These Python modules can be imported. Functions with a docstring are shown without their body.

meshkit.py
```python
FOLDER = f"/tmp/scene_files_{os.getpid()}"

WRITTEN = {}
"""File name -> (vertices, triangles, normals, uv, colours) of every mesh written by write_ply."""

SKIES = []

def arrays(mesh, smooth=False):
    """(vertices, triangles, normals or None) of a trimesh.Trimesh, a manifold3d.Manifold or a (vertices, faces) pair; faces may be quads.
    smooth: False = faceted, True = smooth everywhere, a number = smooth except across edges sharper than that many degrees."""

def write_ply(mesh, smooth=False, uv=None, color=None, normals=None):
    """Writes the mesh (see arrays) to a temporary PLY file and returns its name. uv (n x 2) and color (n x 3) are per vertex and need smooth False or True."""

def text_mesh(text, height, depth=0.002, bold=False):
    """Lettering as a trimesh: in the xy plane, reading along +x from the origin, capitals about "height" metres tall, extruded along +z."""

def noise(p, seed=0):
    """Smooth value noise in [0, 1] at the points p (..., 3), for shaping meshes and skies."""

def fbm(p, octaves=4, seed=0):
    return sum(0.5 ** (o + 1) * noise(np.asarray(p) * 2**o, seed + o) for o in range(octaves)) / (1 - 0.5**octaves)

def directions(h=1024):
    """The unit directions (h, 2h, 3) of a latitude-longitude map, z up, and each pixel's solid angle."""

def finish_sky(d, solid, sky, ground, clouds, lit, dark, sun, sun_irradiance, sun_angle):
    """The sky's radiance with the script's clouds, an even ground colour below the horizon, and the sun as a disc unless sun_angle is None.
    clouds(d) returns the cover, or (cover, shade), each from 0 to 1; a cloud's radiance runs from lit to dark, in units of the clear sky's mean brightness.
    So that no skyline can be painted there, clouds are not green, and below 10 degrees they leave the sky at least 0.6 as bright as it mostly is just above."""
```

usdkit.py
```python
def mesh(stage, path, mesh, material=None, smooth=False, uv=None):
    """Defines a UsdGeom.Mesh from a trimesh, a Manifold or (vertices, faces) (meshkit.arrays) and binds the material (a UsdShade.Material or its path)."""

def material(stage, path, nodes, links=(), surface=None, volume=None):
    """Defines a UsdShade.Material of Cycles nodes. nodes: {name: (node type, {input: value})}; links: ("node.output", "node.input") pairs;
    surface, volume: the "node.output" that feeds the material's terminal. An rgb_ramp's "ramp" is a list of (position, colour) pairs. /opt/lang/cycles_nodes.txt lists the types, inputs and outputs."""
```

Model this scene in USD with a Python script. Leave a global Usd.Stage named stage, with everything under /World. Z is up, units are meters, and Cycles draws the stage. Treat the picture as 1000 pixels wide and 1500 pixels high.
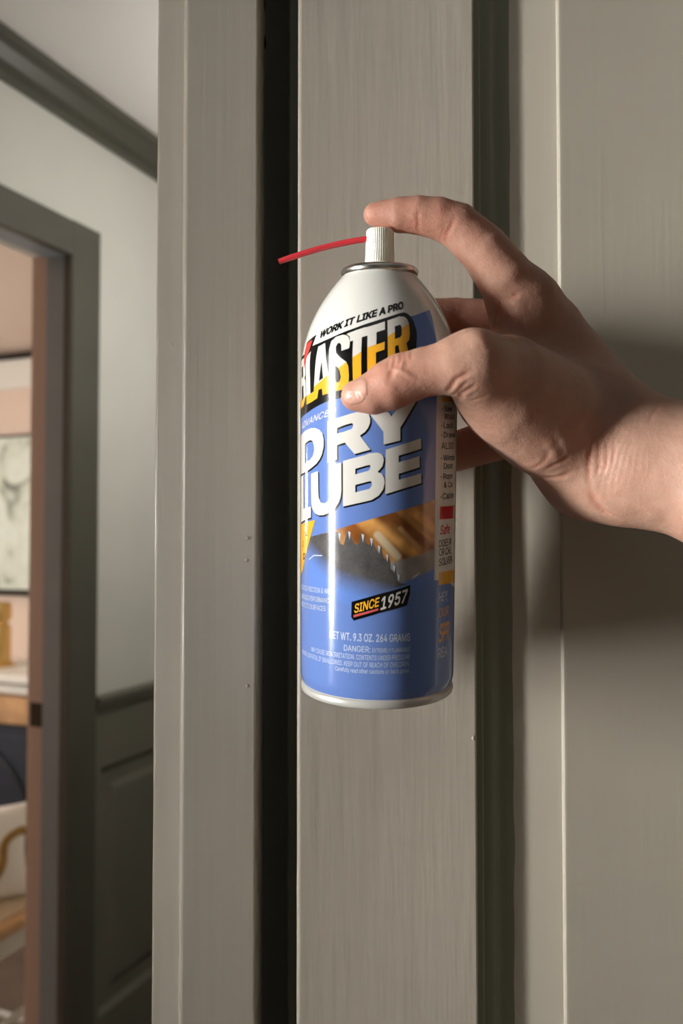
import math, random
import numpy as np, trimesh, shapely, shapely.ops, shapely.affinity
from shapely.geometry import Polygon, MultiPolygon, box as sbox, LineString
from pxr import Usd, UsdGeom, UsdLux, UsdShade, Gf, Sdf, Vt
import usdkit, meshkit

random.seed(4); rng = np.random.default_rng(4)
stage = Usd.Stage.CreateInMemory()
UsdGeom.SetStageUpAxis(stage, 'Z'); UsdGeom.SetStageMetersPerUnit(stage, 1.0)
UsdGeom.Xform.Define(stage, '/World'); UsdGeom.Scope.Define(stage, '/World/Looks')

# ------------------------------------------------------------------ camera, light, exposure
EXPOSURE = 0.0
EYE = np.array([0, 0, 1.42]); F = 1250.0; PITCH = math.radians(1.8)
KEY, HALL, DEN = 182.0, 40.0, 82.0      # radiance of the window and of the two added lamps
cam = UsdGeom.Camera.Define(stage, '/World/camera')
cam.CreateFocalLengthAttr(30.0); cam.CreateHorizontalApertureAttr(24.0); cam.CreateVerticalApertureAttr(36.0)
cam.CreateFStopAttr(9.0); cam.CreateFocusDistanceAttr(0.385); cam.CreateClippingRangeAttr((0.02, 100.0))
cam.CreateExposureAttr(EXPOSURE)
fw = np.array([0, math.cos(PITCH), math.sin(PITCH)]); up = np.array([0, -math.sin(PITCH), math.cos(PITCH)])
cam.AddTransformOp().Set(Gf.Matrix4d(1, 0, 0, 0, *up, 0, *(-fw), 0, *EYE, 1))
# the hall's left wall: x = -1.386 + .427 y.  T runs along it, N points through it into the next room
O = np.array([-1.386, 0, 0]); T = np.array([.3927, .9197, 0]); T /= np.linalg.norm(T); N = np.array([-T[1], T[0], 0]); ZU = np.array([0, 0, 1.0])
def H(s, n, z): return O + T * s + N * n + ZU * z
def rect_light(path, centre, x, y, w, h, radiance, colour):
    x, y = np.asarray(x, float), np.asarray(y, float); z = np.cross(x, y)      # shines along -z
    l = UsdLux.RectLight.Define(stage, path); l.CreateWidthAttr(w); l.CreateHeightAttr(h); l.CreateIntensityAttr(radiance); l.CreateColorAttr(Gf.Vec3f(*colour))
    l.AddTransformOp().Set(Gf.Matrix4d(*x, 0, *y, 0, *z, 0, *centre, 1)); return l
WIN = (-.63, .024, .84, 1.98)                                                     # window_1 on the left wall: s0, s1, z0, z1
rect_light('/World/window_daylight', H((WIN[0] + WIN[1]) / 2, .13, (WIN[2] + WIN[3]) / 2), -T, ZU, WIN[1] - WIN[0], WIN[3] - WIN[2], KEY, (1, .985, .95))
LAMPS = []

# ------------------------------------------------------------------ helpers
used = {}
def numbered(parent, name):
    k = used.get((parent, name), -1) + 1; used[(parent, name)] = k
    return name if k == 0 else f'{name}_{k:03d}'
def setdata(prim, **kw):
    for k, v in kw.items():
        if v: prim.SetCustomDataByKey(k, v)
def thing(name, label=None, cat=None, loc=(0, 0, 0), group=None, kind=None):
    x = UsdGeom.Xform.Define(stage, '/World/' + numbered('/World', name)); x.AddTranslateOp().Set(Gf.Vec3d(*map(float, loc)))
    p = x.GetPrim(); setdata(p, label=label, category=cat, group=group, kind=kind); ORIGIN[p.GetPath().pathString] = np.array(loc, float)
    return p
ORIGIN = {}
def part(name, mesh, material, parent=None, smooth=False, label=None, normals=None, tint=None, **kw):
    """one Mesh under parent (or /World); mesh in world coordinates"""
    root = parent.GetPath().pathString if parent else '/World'
    org = ORIGIN.get('/'.join(root.split('/')[:3]), np.zeros(3)) if parent else np.zeros(3)
    v, f, n = meshkit.arrays(mesh, smooth)
    path = root + '/' + numbered(root, name)
    m = usdkit.mesh(stage, path, (v - org, f), MAT[material])
    n = normals if normals is not None else n
    if n is not None:
        m.CreateNormalsAttr(Vt.Vec3fArray.FromNumpy(np.asarray(n, np.float32))); m.SetNormalsInterpolation('vertex')
    if tint is not None:
        UsdGeom.PrimvarsAPI(m).CreatePrimvar('tint', Sdf.ValueTypeNames.Color3fArray, 'vertex').Set(Vt.Vec3fArray.FromNumpy(np.asarray(tint, np.float32)))
    setdata(m.GetPrim(), label=label, **kw)
    return m.GetPrim()
def cat(*ms): return trimesh.util.concatenate([m for m in ms])
def ray(u, v): return np.array([1., 0, 0]) * (u - 500) / F + up * (750 - v) / F + fw
def at(u, v, y): d = ray(u, v); return EYE + d * (y / d[1])
def proj(p):
    q = np.asarray(p, float) - EYE; z = q @ fw
    return np.stack([500 + F * q[..., 0] / z, 750 - F * (q @ up) / z], -1)
def bx(x0, x1, y0, y1, z0, z1, c=0.0):
    """axis-aligned box with chamfered edges"""
    if c <= 0: m = trimesh.creation.box([x1 - x0, y1 - y0, z1 - z0])
    else:
        a, b, d = (x1 - x0) / 2, (y1 - y0) / 2, (z1 - z0) / 2; p = []
        for sx in (-1, 1):
            for sy in (-1, 1):
                for sz in (-1, 1): p += [(sx * (a - c), sy * (b - c), sz * d), (sx * (a - c), sy * b, sz * (d - c)), (sx * a, sy * (b - c), sz * (d - c))]
        m = trimesh.convex.convex_hull(np.array(p))
    m.apply_translation([(x0 + x1) / 2, (y0 + y1) / 2, (z0 + z1) / 2]); return m
MH = np.eye(4); MH[:3, 0], MH[:3, 1], MH[:3, 2], MH[:3, 3] = T, N, ZU, O      # hall frame (s, n, z) -> world
def hbx(s0, s1, n0, n1, z0, z1, c=0.0): m = bx(s0, s1, n0, n1, z0, z1, c); m.apply_transform(MH); return m
def sweep_z(profile, z0, z1, zs=None, wob=0.0, seed=0):
    """a closed (x, y) profile run up from z0 to z1; wob: unevenness of brushed old paint"""
    p = np.array(profile, float)
    if Polygon(p).exterior.is_ccw is False: p = p[::-1]
    zz = np.linspace(z0, z1, 2 if zs is None else zs); k = len(p)
    v = np.array([(x, y, z) for z in zz for x, y in p])
    if wob:
        q = v * np.array([300, 300, 45.]); v[:, 0] += wob * (meshkit.noise(q, seed) - .5) * 2; v[:, 1] += wob * (meshkit.noise(q, seed + 7) - .5) * 2
    f = []
    for i in range(len(zz) - 1):
        a = i * k + np.arange(k); b = i * k + (np.arange(k) + 1) % k
        f += [np.stack([a, b, b + k], 1), np.stack([a, b + k, a + k], 1)]
    tri = trimesh.creation.triangulate_polygon(Polygon(p), engine='earcut')
    tv, tf = tri
    idx = np.array([np.argmin(((p - q) ** 2).sum(1)) for q in tv]); tf = idx[tf]
    cr = np.cross(p[tf[:, 1]] - p[tf[:, 0]], p[tf[:, 2]] - p[tf[:, 0]]); tf[cr < 0] = tf[cr < 0][:, ::-1]
    f += [tf[:, ::-1], tf + (len(zz) - 1) * k]
    return trimesh.Trimesh(v, np.vstack(f), process=False)
def sweep_s(profile, s0, s1):
    """a closed (n, z) profile run along the hall wall"""
    m = sweep_z([(a, b) for a, b in profile], s0, s1); v = np.array(m.vertices)     # x=n, y=z, z=s
    w = np.array([H(s, n, z) for n, z, s in v]); return fixed(trimesh.Trimesh(w, m.faces, process=False))
def fixed(m):
    if m.volume < 0: m.invert()
    return m
def lathe(prof, n=64, centre=(0, 0, 0)):
    m = fixed(trimesh.creation.revolve(np.array(prof, float), sections=n)); m.apply_translation(centre); return m
def tube(pts, radii, n=14):
    pts = np.array(pts, float); r = np.broadcast_to(np.asarray(radii, float), len(pts)); v, f = [], []
    tan = np.gradient(pts, axis=0); tan /= np.linalg.norm(tan, axis=1)[:, None]; a = np.array([0, 0, 1.]) if abs(tan[0][2]) < .9 else np.array([1., 0, 0])
    for p, t, q in zip(pts, tan, r):
        e1 = np.cross(t, a); e1 /= np.linalg.norm(e1); e2 = np.cross(t, e1)
        for k in range(n): w = 2 * math.pi * k / n; v.append(p + q * (math.cos(w) * e1 + math.sin(w) * e2))
    for i in range(len(pts) - 1):
        for k in range(n): a0, b0 = i * n + k, i * n + (k + 1) % n; f += [(a0, b0, b0 + n), (a0, b0 + n, a0 + n)]
    c0, c1 = len(v), len(v) + 1; v += [pts[0], pts[-1]]
    for k in range(n): f += [(c0, (k + 1) % n, k), (c1, (len(pts) - 1) * n + k, (len(pts) - 1) * n + (k + 1) % n)]
    return fixed(trimesh.Trimesh(np.array(v), np.array(f), process=False))
def lin(r, g, b): return tuple((c / 255 / 12.92) if c / 255 <= .04045 else ((c / 255 + .055) / 1.055) ** 2.4 for c in (r, g, b))

# ------------------------------------------------------------------ materials
MAT = {}
def simple(name, colour, rough=.5, metallic=0., **kw):
    MAT[name] = usdkit.material(stage, '/World/Looks/' + name, {'p': ('principled_bsdf', dict(base_color=colour, roughness=rough, metallic=metallic, **kw))}, surface='p.BSDF')
def painted(name, colour, rough=.38, grain=(260, 260, 7), strength=.35, dist=.0006, blotch=.08, coat=0.):
    """brushed paint: bump of strokes drawn out along z, slight blotches of tone"""
    c = np.array(colour)
    MAT[name] = usdkit.material(stage, '/World/Looks/' + name, {
        'g': ('geometry', {}), 'm': ('mapping', dict(scale=grain)), 'n': ('noise_texture', dict(scale=1., detail=3.)),
        'n2': ('noise_texture', dict(scale=9., detail=2.)), 'r': ('rgb_ramp', dict(ramp=[(.3, tuple(c * (1 - blotch))), (.7, tuple(c * (1 + blotch)))])),
        'b': ('bump', dict(strength=strength, distance=dist)), 'p': ('principled_bsdf', dict(roughness=rough, coat_weight=coat, coat_roughness=.2))},
        [('g.position', 'm.vector'), ('m.vector', 'n.vector'), ('g.position', 'n2.vector'), ('n2.fac', 'r.fac'), ('r.color', 'p.base_color'), ('n.fac', 'b.height'), ('b.normal', 'p.normal')], surface='p.BSDF')
GREIGE = lin(210, 201, 186)
painted('door_paint', GREIGE, .28, (140, 140, 10), .42, .0008, .04)
painted('panel_paint', lin(200, 192, 176), .38, (300, 300, 8), .2, .0004, .03)
painted('post_paint', lin(207, 199, 184), .25, (220, 220, 6), .4, .0005, .04)
painted('groove_shade_paint', lin(134, 136, 117), .36, (600, 600, 9), .4, .0005, .05)  # greener paint of the moulding, darkened further to hold the groove shade
painted('wall_paint', lin(202, 200, 190), .6, (30, 30, 30), .1, .0006, .02)
painted('trim_paint', lin(82, 79, 69), .42, (200, 200, 40), .2, .0004, .05)
painted('wainscot_lit_paint', lin(108, 105, 93), .4, (200, 200, 40), .2, .0004, .05)  # trim paint made lighter in place of light missing low in the hall
painted('jamb_paint', lin(142, 150, 156), .4, (200, 200, 20), .2, .0004, .05)
painted('unseen_dark_ceiling', lin(90, 90, 88), .6, (4, 90, 90), .2, .0005, .1); simple('ceiling_paint', lin(232, 226, 220), .8)
simple('den_wall', lin(222, 202, 186), .7); simple('white_paint', lin(226, 224, 216), .45); simple('warm_lit_rebate', lin(190, 164, 150), .5)  # rebate tone pinkened to stand in for warm light from the den
simple('black', lin(18, 18, 18), .4); simple('brass', (.75, .52, .20), .25, 1.0); simple('dark_metal', lin(60, 54, 44), .4, .8)
painted('oak', lin(190, 150, 108), .5, (6, 60, 90), .2, .0005, .25)
painted('floorboards', lin(92, 80, 68), .4, (6, 60, 60), .2, .0005, .2)
painted('navy', lin(38, 46, 58), .5, (20, 20, 20), .2, .0005, .2)
simple('navy_dark', lin(14, 18, 28), .5); simple('linen', lin(236, 232, 226), .85); simple('gold_thread', lin(150, 116, 52), .6); simple('wicker', lin(206, 186, 158), .8)
MAT['art'] = usdkit.material(stage, '/World/Looks/art', {'g': ('geometry', {}), 'n': ('noise_texture', dict(scale=5., detail=4., distortion=1.5)),
    'r': ('rgb_ramp', dict(ramp=[(.30, lin(120, 128, 118)), (.42, lin(205, 214, 200)), (.6, lin(222, 230, 220)), (.75, lin(206, 220, 214))])), 'p': ('principled_bsdf', dict(roughness=.5))},
    [('g.position', 'n.vector'), ('n.fac', 'r.fac'), ('r.color', 'p.base_color')], surface='p.BSDF')
GL = dict(coat_weight=.25, coat_roughness=.06)
for nm, c in dict(can_white=(214, 212, 206), print_blue=(97, 124, 186), print_black=(14, 14, 15), print_white=(208, 205, 198), print_yellow=(226, 166, 44), print_red=(206, 52, 48), print_grey=(70, 70, 72), print_pink=(190, 84, 80), print_pale=(190, 200, 218), print_crimson=(190, 14, 26)).items():
    simple(nm, lin(*c), .16, **GL)
MAT['print_picture'] = usdkit.material(stage, '/World/Looks/print_picture', {'a': ('attribute', dict(attribute='tint')), 'p': ('principled_bsdf', dict(roughness=.16, **GL))}, [('a.color', 'p.base_color')], surface='p.BSDF')
simple('tinplate', (.62, .60, .56), .26, 1.0); simple('rim_metal', lin(196, 194, 188), .3, .25); simple('nozzle_plastic', lin(236, 232, 216), .4, subsurface_weight=.2, subsurface_scale=.002, subsurface_radius=(1, .9, .7))
simple('straw_plastic', lin(214, 58, 66), .3, transmission_weight=.15)
MAT['pane_glass'] = usdkit.material(stage, '/World/Looks/pane_glass', {'t': ('transparent_bsdf', {}), 'g': ('glossy_bsdf', dict(roughness=.02)), 'f': ('fresnel', dict(IOR=1.45)), 'm': ('mix_closure', {})},
    [('f.fac', 'm.fac'), ('t.BSDF', 'm.closure1'), ('g.BSDF', 'm.closure2')], surface='m.closure')
MAT['added_lamp_glow'] = usdkit.material(stage, '/World/Looks/added_lamp_glow', {'e': ('emission', dict(color=(1, .99, .97), strength=HALL))}, surface='e.emission')
MAT['added_den_glow'] = usdkit.material(stage, '/World/Looks/added_den_glow', {'e': ('emission', dict(color=(1, .98, .95), strength=DEN))}, surface='e.emission')
MAT['skin'] = usdkit.material(stage, '/World/Looks/skin', {
    'g': ('geometry', {}), 'a': ('attribute', dict(attribute='tint')), 'n': ('noise_texture', dict(scale=140., detail=3.)), 'mx': ('mix_color', dict(blend_type='multiply', fac=.5)),
    'r': ('rgb_ramp', dict(ramp=[(.3, (.86, .80, .78)), (.7, (1.0, 1.0, 1.0))])),
    'v': ('voronoi_texture', dict(scale=1500.)), 'n3': ('noise_texture', dict(scale=420., detail=2.)), 'add': ('math', dict(math_type='multiply_add', value2=.5)),
    'b': ('bump', dict(strength=.35, distance=.0004)), 'p': ('principled_bsdf', dict(roughness=.52, subsurface_weight=.22, subsurface_scale=.003, subsurface_radius=(1, .4, .25), specular_ior_level=.35))},
    [('g.position', 'n.vector'), ('g.position', 'v.vector'), ('g.position', 'n3.vector'), ('n.fac', 'r.fac'), ('a.color', 'mx.a'), ('r.color', 'mx.b'), ('mx.result', 'p.base_color'),
     ('v.distance', 'add.value1'), ('n3.fac', 'add.value3'), ('add.value', 'b.height'), ('b.normal', 'p.normal')], surface='p.BSDF')
simple('nail', lin(186, 138, 120), .42, coat_weight=.1, coat_roughness=.25, subsurface_weight=.2, subsurface_scale=.002)
simple('nail_tip', lin(226, 200, 180), .3)
# ------------------------------------------------------------------ the room
CEIL = 2.397; Y1 = .420                                                      # Y1: face of the door
part('floor', bx(-5, 4.2, -3.5, 6.5, -.1, 0), 'floorboards', kind='structure')
part('ceiling', bx(-5, 4.2, .50, 6.5, CEIL, CEIL + .1), 'ceiling_paint', kind='structure')
part('ceiling', bx(-5, 4.2, -3.5, .50, CEIL, CEIL + .1), 'unseen_dark_ceiling', kind='structure')  # unseen near ceiling, made dark to cut the light it bounces
TH = .10                                                                      # hall wall thickness
D0, D1, DH = 1.2365, 1.9965, 2.035                                             # doorway in the hall wall
wl = thing('wall_left', kind='structure')
part('wall_body', cat(hbx(-4.2, WIN[0], 0, TH, 0, CEIL), hbx(WIN[0], WIN[1], 0, TH, 0, WIN[2]), hbx(WIN[0], WIN[1], 0, TH, WIN[3], CEIL), hbx(WIN[1], D0 - .03, 0, TH, 0, CEIL),
     hbx(D0 - .03, D1 + .03, 0, TH, DH + .03, CEIL), hbx(D1 + .03, 4.6, 0, TH, 0, CEIL)), 'wall_paint', wl)
def wainscot(s0, s1, panels):
    """dark lower boarding with raised panels: list of (s, s) recesses"""
    z0, z1 = .35, .904; out = [hbx(s0, s1, -.014, 0, z1, 1.03), hbx(s0, s1, -.014, 0, 0, z0)]
    edges = [s0] + [e for p in panels for e in p] + [s1]
    out += [hbx(edges[i], edges[i + 1], -.014, 0, z0, z1) for i in range(0, len(edges), 2)]
    part('wainscot', cat(*out), 'wainscot_lit_paint', wl)
    for a, b in panels:
        r = lambda d, n: [H(a + d, n, z0 + d), H(b - d, n, z0 + d), H(b - d, n, z1 - d), H(a + d, n, z1 - d)]
        v = np.array(r(0, -.012) + r(.012, -.001) + r(.045, -.001) + r(.062, -.009)); f = []
        for k in range(3):
            for i in range(4): f += [(4 * k + i, 4 * k + (i + 1) % 4, 4 * k + 4 + (i + 1) % 4), (4 * k + i, 4 * k + 4 + (i + 1) % 4, 4 * k + 4 + i)]
        f += [(12, 13, 14), (12, 14, 15)]
        m = trimesh.Trimesh(v, np.array(f), process=False)
        if m.face_normals[-1] @ N > 0: m.invert()
        part('raised_panel', m, 'wainscot_lit_paint', wl)
wainscot(2.089, 4.6, [(2.115, 2.80), (2.87, 3.55), (3.62, 4.5)])
wainscot(-4.0, D0 - .0925, [(-2.3, -1.7), (-1.62, -.9), (.25, 1.1)])
rail = [(0, 1.02), (-.016, 1.022), (-.018, 1.032), (-.026, 1.04), (-.030, 1.052), (-.034, 1.056), (-.034, 1.066), (0, 1.066)]
part('trim_1', sweep_s(rail, 2.089, 4.6), 'wainscot_lit_paint', smooth=25, kind='structure')
crown = [(0, 2.329), (-.012, 2.329), (-.012, 2.345), (-.030, 2.352), (-.045, 2.372), (-.062, 2.38), (-.062, CEIL), (0, CEIL)]
part('trim_2', sweep_s(crown, -4.2, 4.6), 'trim_paint', smooth=25, kind='structure')
part('baseboard_left', sweep_s([(-.014, 0), (-.030, 0), (-.030, .235), (-.022, .255), (-.014, .255)], 2.089, 4.6), 'trim_paint', kind='structure')
# doorway casing, jambs, stops, strike plate
dw = thing('trim_3', kind='structure')
CW = .0925
def casing_leg(s_in, sgn):
    p = [(s_in, 0), (s_in, -.018), (s_in + sgn * .004, -.022), (s_in + sgn * CW, -.022), (s_in + sgn * CW, 0)]
    m = sweep_z(p, 0, DH + .0765); m.apply_transform(MH); return fixed(m)
part('casing_leg', casing_leg(D1, 1), 'trim_paint', dw); part('casing_leg', casing_leg(D0, -1), 'trim_paint', dw)
part('casing_head', hbx(D0, D1 + .004, -.0218, 0, DH, DH + .076, .001), 'trim_paint', dw)
part('jamb', hbx(D1 + .012, D1 + .03, 0, TH, 0, DH + .03), 'warm_lit_rebate', dw); part('jamb', hbx(D0 - .03, D0 - .012, 0, TH, 0, DH + .03), 'warm_lit_rebate', dw)
part('jamb_head', hbx(D0 - .012, D1 + .012, 0, TH, DH + .012, DH + .03), 'white_paint', dw)
part('stop', hbx(D1, D1 + .012, 0, .049, 0, DH + .012, .001), 'jamb_paint', dw); part('stop', hbx(D0 - .012, D0, 0, .049, 0, DH + .012, .001), 'jamb_paint', dw)
part('stop_head', hbx(D0, D1, 0, .049, DH, DH + .012), 'jamb_paint', dw)
part('strike_plate', hbx(D1 + .0105, D1 + .0125, .058, .092, 1.01, 1.062, .0005), 'dark_metal', dw, label='dark metal strike plate')
# window on the left wall: the daylight
w1 = thing('window_1', kind='structure')
s0, s1, z0, z1 = WIN
part('window_frame', cat(hbx(s0, s0 + .03, .03, .08, z0, z1), hbx(s1 - .03, s1, .03, .08, z0, z1), hbx(s0, s1, .03, .08, z0, z0 + .03), hbx(s0, s1, .03, .08, z1 - .03, z1)), 'white_paint', w1)
part('window_sill', hbx(s0 - .04, s1 + .04, -.03, .03, z0 - .025, z0, .004), 'white_paint', w1)
part('pane', hbx(s0 + .03, s1 - .03, .054, .058, z0 + .03, z1 - .03), 'pane_glass', w1)
# remaining shell of hall and den
part('wall_back', bx(-3.6, 4.1, -3.3, -3.2, 0, CEIL), 'trim_paint', kind='structure')
part('wall_right', bx(3.9, 4.0, -3.25, .60, 0, CEIL), 'trim_paint', kind='structure')
part('wall_hall_end', hbx(4.5, 4.6, -1.6, 0, 0, CEIL), 'wall_paint', kind='structure')
wc = thing('wall_front', kind='structure')
part('wall_body', cat(bx(.70, 3.95, Y1 + .025, .585, 0, CEIL), bx(-.0415, .70, Y1 + .04, .585, 2.06, CEIL)), 'door_paint', wc)
cs = np.array([[-.10, .575], [-.045, .575], [-.045 + .427 * 4.2, 4.775], [-.145 + .427 * 4.2, 4.775]])
part('closet_side', sweep_z([(-.0935, .58), (-.036, .58), (-.036 + .427 * 3.9, 4.48), (-.0935 + .427 * 3.9, 4.48)], 0, CEIL), 'wall_paint', wc)
part('closet_back', bx(-.03, 1.7, 1.20, 1.26, 0, CEIL), 'wall_paint', wc)
# den
part('wall_den_far', hbx(3.9, 4.0, TH, 3.3, 0, CEIL), 'den_wall', kind='structure'); part('wall_den_near', hbx(-.1, 0, TH, 3.3, 0, CEIL), 'den_wall', kind='structure')
part('wall_den_left', hbx(-.1, 4.0, 3.2, 3.3, 0, CEIL), 'den_wall', kind='structure')
part('ceiling_den', hbx(-.1, 4.0, TH, 3.3, CEIL - .012, CEIL - .001), 'den_wall', kind='structure')
part('trim_4', hbx(3.87, 3.9, TH, 3.2, 2.34, 2.372, .004), 'black', kind='structure')
part('trim_5', hbx(3.885, 3.9, TH, 3.2, 2.19, 2.34, .003), 'white_paint', kind='structure')

# ------------------------------------------------------------------ the panelled door, right of the gap
d1 = thing('door_1', kind='structure')
def arc(cx, cy, r, a0, a1, n=5): return [(cx + r * math.cos(math.radians(a)), cy + r * math.sin(math.radians(a))) for a in np.linspace(a0, a1, n)]
DB = Y1 + .035
XS0, XS1 = -65 / F * Y1, 197 / F * Y1
stile = [(XS0, DB)] + arc(XS0 + .0022, Y1 + .0022, .0022, 180, 270) + arc(XS1 - .0012, Y1 + .0012, .0012, 270, 360, 4) + [(XS1, DB)]
part('stile', sweep_z(stile, .012, 2.045, 700, .00006, 1), 'door_paint', d1, smooth=40)
# sticking moulding: fillet, ogee and quirk falling away to the panel
mould = [(XS1, DB - .004), (XS1, Y1 + .0025), (XS1 + .0028, Y1 + .0027), (XS1 + .0038, Y1 + .0038)] + [(XS1 + .0038 + .0122 * t, Y1 + .0038 + .0052 * (t - .16 * math.sin(2 * math.pi * t))) for t in np.linspace(.1, 1, 9)] + [(XS1 + .0176, Y1 + .0094), (XS1 + .0212, Y1 + .0096), (XS1 + .0212, DB - .004)]
part('sticking_moulding', sweep_z(mould, .26, 1.92, 300, .00005, 3), 'groove_shade_paint', d1, smooth=35)
XP = XS1 + .0212; XR = .1090
pan = [(XP - .004, DB - .006), (XP - .004, Y1 + .0096), (XP + .001, Y1 + .0094), (XR, Y1 + .0062), (XR + .0003, Y1 + .0052), (XR + .0011, Y1 + .0046), (XR + .0022, Y1 + .0044), (.130, Y1 + .0050), (.155, Y1 + .0058), (.19, Y1 + .0068), (.23, Y1 + .0074), (.560, Y1 + .0070), (.5845, Y1 + .0094), (.586, DB - .006)]
part('raised_panel', sweep_z(pan, .26, 1.92, 400, .00004, 5), 'panel_paint', d1, smooth=20)
part('stile', bx(.586, .69, Y1, DB, .012, 2.045, .002), 'door_paint', d1)
part('rail', bx(XS1 - .0005, .5865, Y1, DB, .012, .26, .001), 'door_paint', d1); part('rail', bx(XS1 - .0005, .5865, Y1, DB, 1.92, 2.045, .001), 'door_paint', d1)

# ------------------------------------------------------------------ the post left of the gap: beaded casing on the end of the closet wall
t6 = thing('trim_6', kind='structure')
YP = .422
post = [(-.0935, .58), (-.0940, .4365)] + arc(-.0912, .4305, .0028, 180, 245, 4) + [(-.0796, YP + .0022), (-.0790, YP + .0012), (-.0780, YP + .0004), (-.0768, YP)] + arc(-.0432, YP + .0010, .0010, 270, 340, 4) + [(-.0420, .429), (-.0420, .459), (-.0600, .461), (-.0600, .58)]
part('post', sweep_z(post, 0, 2.09, 700, .00010, 11), 'post_paint', t6, smooth=40)
part('door_stop', bx(-.0297, -.012, .470, .58, 0, 2.06, .001), 'groove_shade_paint', t6)
part('head', bx(-.094, .75, YP + .002, .58, 2.06, 2.15, .002), 'post_paint', t6)
def drip(u, v, y, w, h, d):
    m = trimesh.creation.icosphere(2, 1.0); m.apply_scale([w, d, h]); m.apply_translation(at(u, v, y)); return m
for a in ((362, 788, YP, .0011, .0011, .0006), (361, 820, YP, .0008, .0010, .0005), (240, 1240, YP + .0065, .0007, .0042, .0006), (268, 1045, YP + .0015, .0008, .0014, .0006), (362, 1005, YP, .0008, .0010, .0004), (252, 505, YP + .004, .0006, .0016, .0004)):
    part('paint_drip', drip(*a), 'post_paint', t6, smooth=True)
part('paint_drip', drip(693, 1081, Y1, .0008, .0012, .0005), 'door_paint', d1, smooth=True)
for u, v in ((386.5, 62), (386, 8)):
    part('chip', cat(drip(u, v, .458, .0012, .0042, .002), drip(u - .6, v + 4, .458, .0014, .0020, .002)), 'black', t6, smooth=True, label='dark chipped notch in the back edge')

# ------------------------------------------------------------------ added lamps, out of sight, for hall and den
gp = np.array([.05, 1.72, 1.93])  # hidden lamp added to brighten the hall ceiling and wall
gt = thing('added_pendant_lamp', 'added globe pendant lamp hidden behind the post to light the hall', 'lamp', gp)
part('globe', lathe([(.075 * math.sin(a), gp[2] - .075 * math.cos(a)) for a in np.linspace(0, math.pi, 21)], 32, (gp[0], gp[1], 0)), 'added_lamp_glow', gt, smooth=True)
part('cord', tube([gp + ZU * .07, (gp[0], gp[1], CEIL)], .004, 8), 'black', gt)
part('canopy', lathe([(0, CEIL - .03), (.03, CEIL - .03), (.055, CEIL - .002), (.055, CEIL), (0, CEIL)], 32, (gp[0], gp[1], 0)), 'white_paint', gt, smooth=40)

dp = H(2.0, 2.2, 1.5)  # unseen lamp added to light the den and its door jamb
dl = thing('added_floor_lamp', 'added unseen globe floor lamp lighting the room through the doorway', 'lamp', (dp[0], dp[1], 0))
part('globe', lathe([(.14 * math.sin(a), dp[2] - .14 * math.cos(a)) for a in np.linspace(0, math.pi, 21)], 32, (dp[0], dp[1], 0)), 'added_den_glow', dl, smooth=True)
part('pole', lathe([(0, .02), (.012, .02), (.012, 1.32), (.02, 1.32), (0, 1.325)], 16, (dp[0], dp[1], 0)), 'brass', dl, smooth=40)
part('base', lathe([(0, 0), (.13, 0), (.13, .012), (.03, .03), (0, .03)], 32, (dp[0], dp[1], 0)), 'brass', dl, smooth=40)

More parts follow.
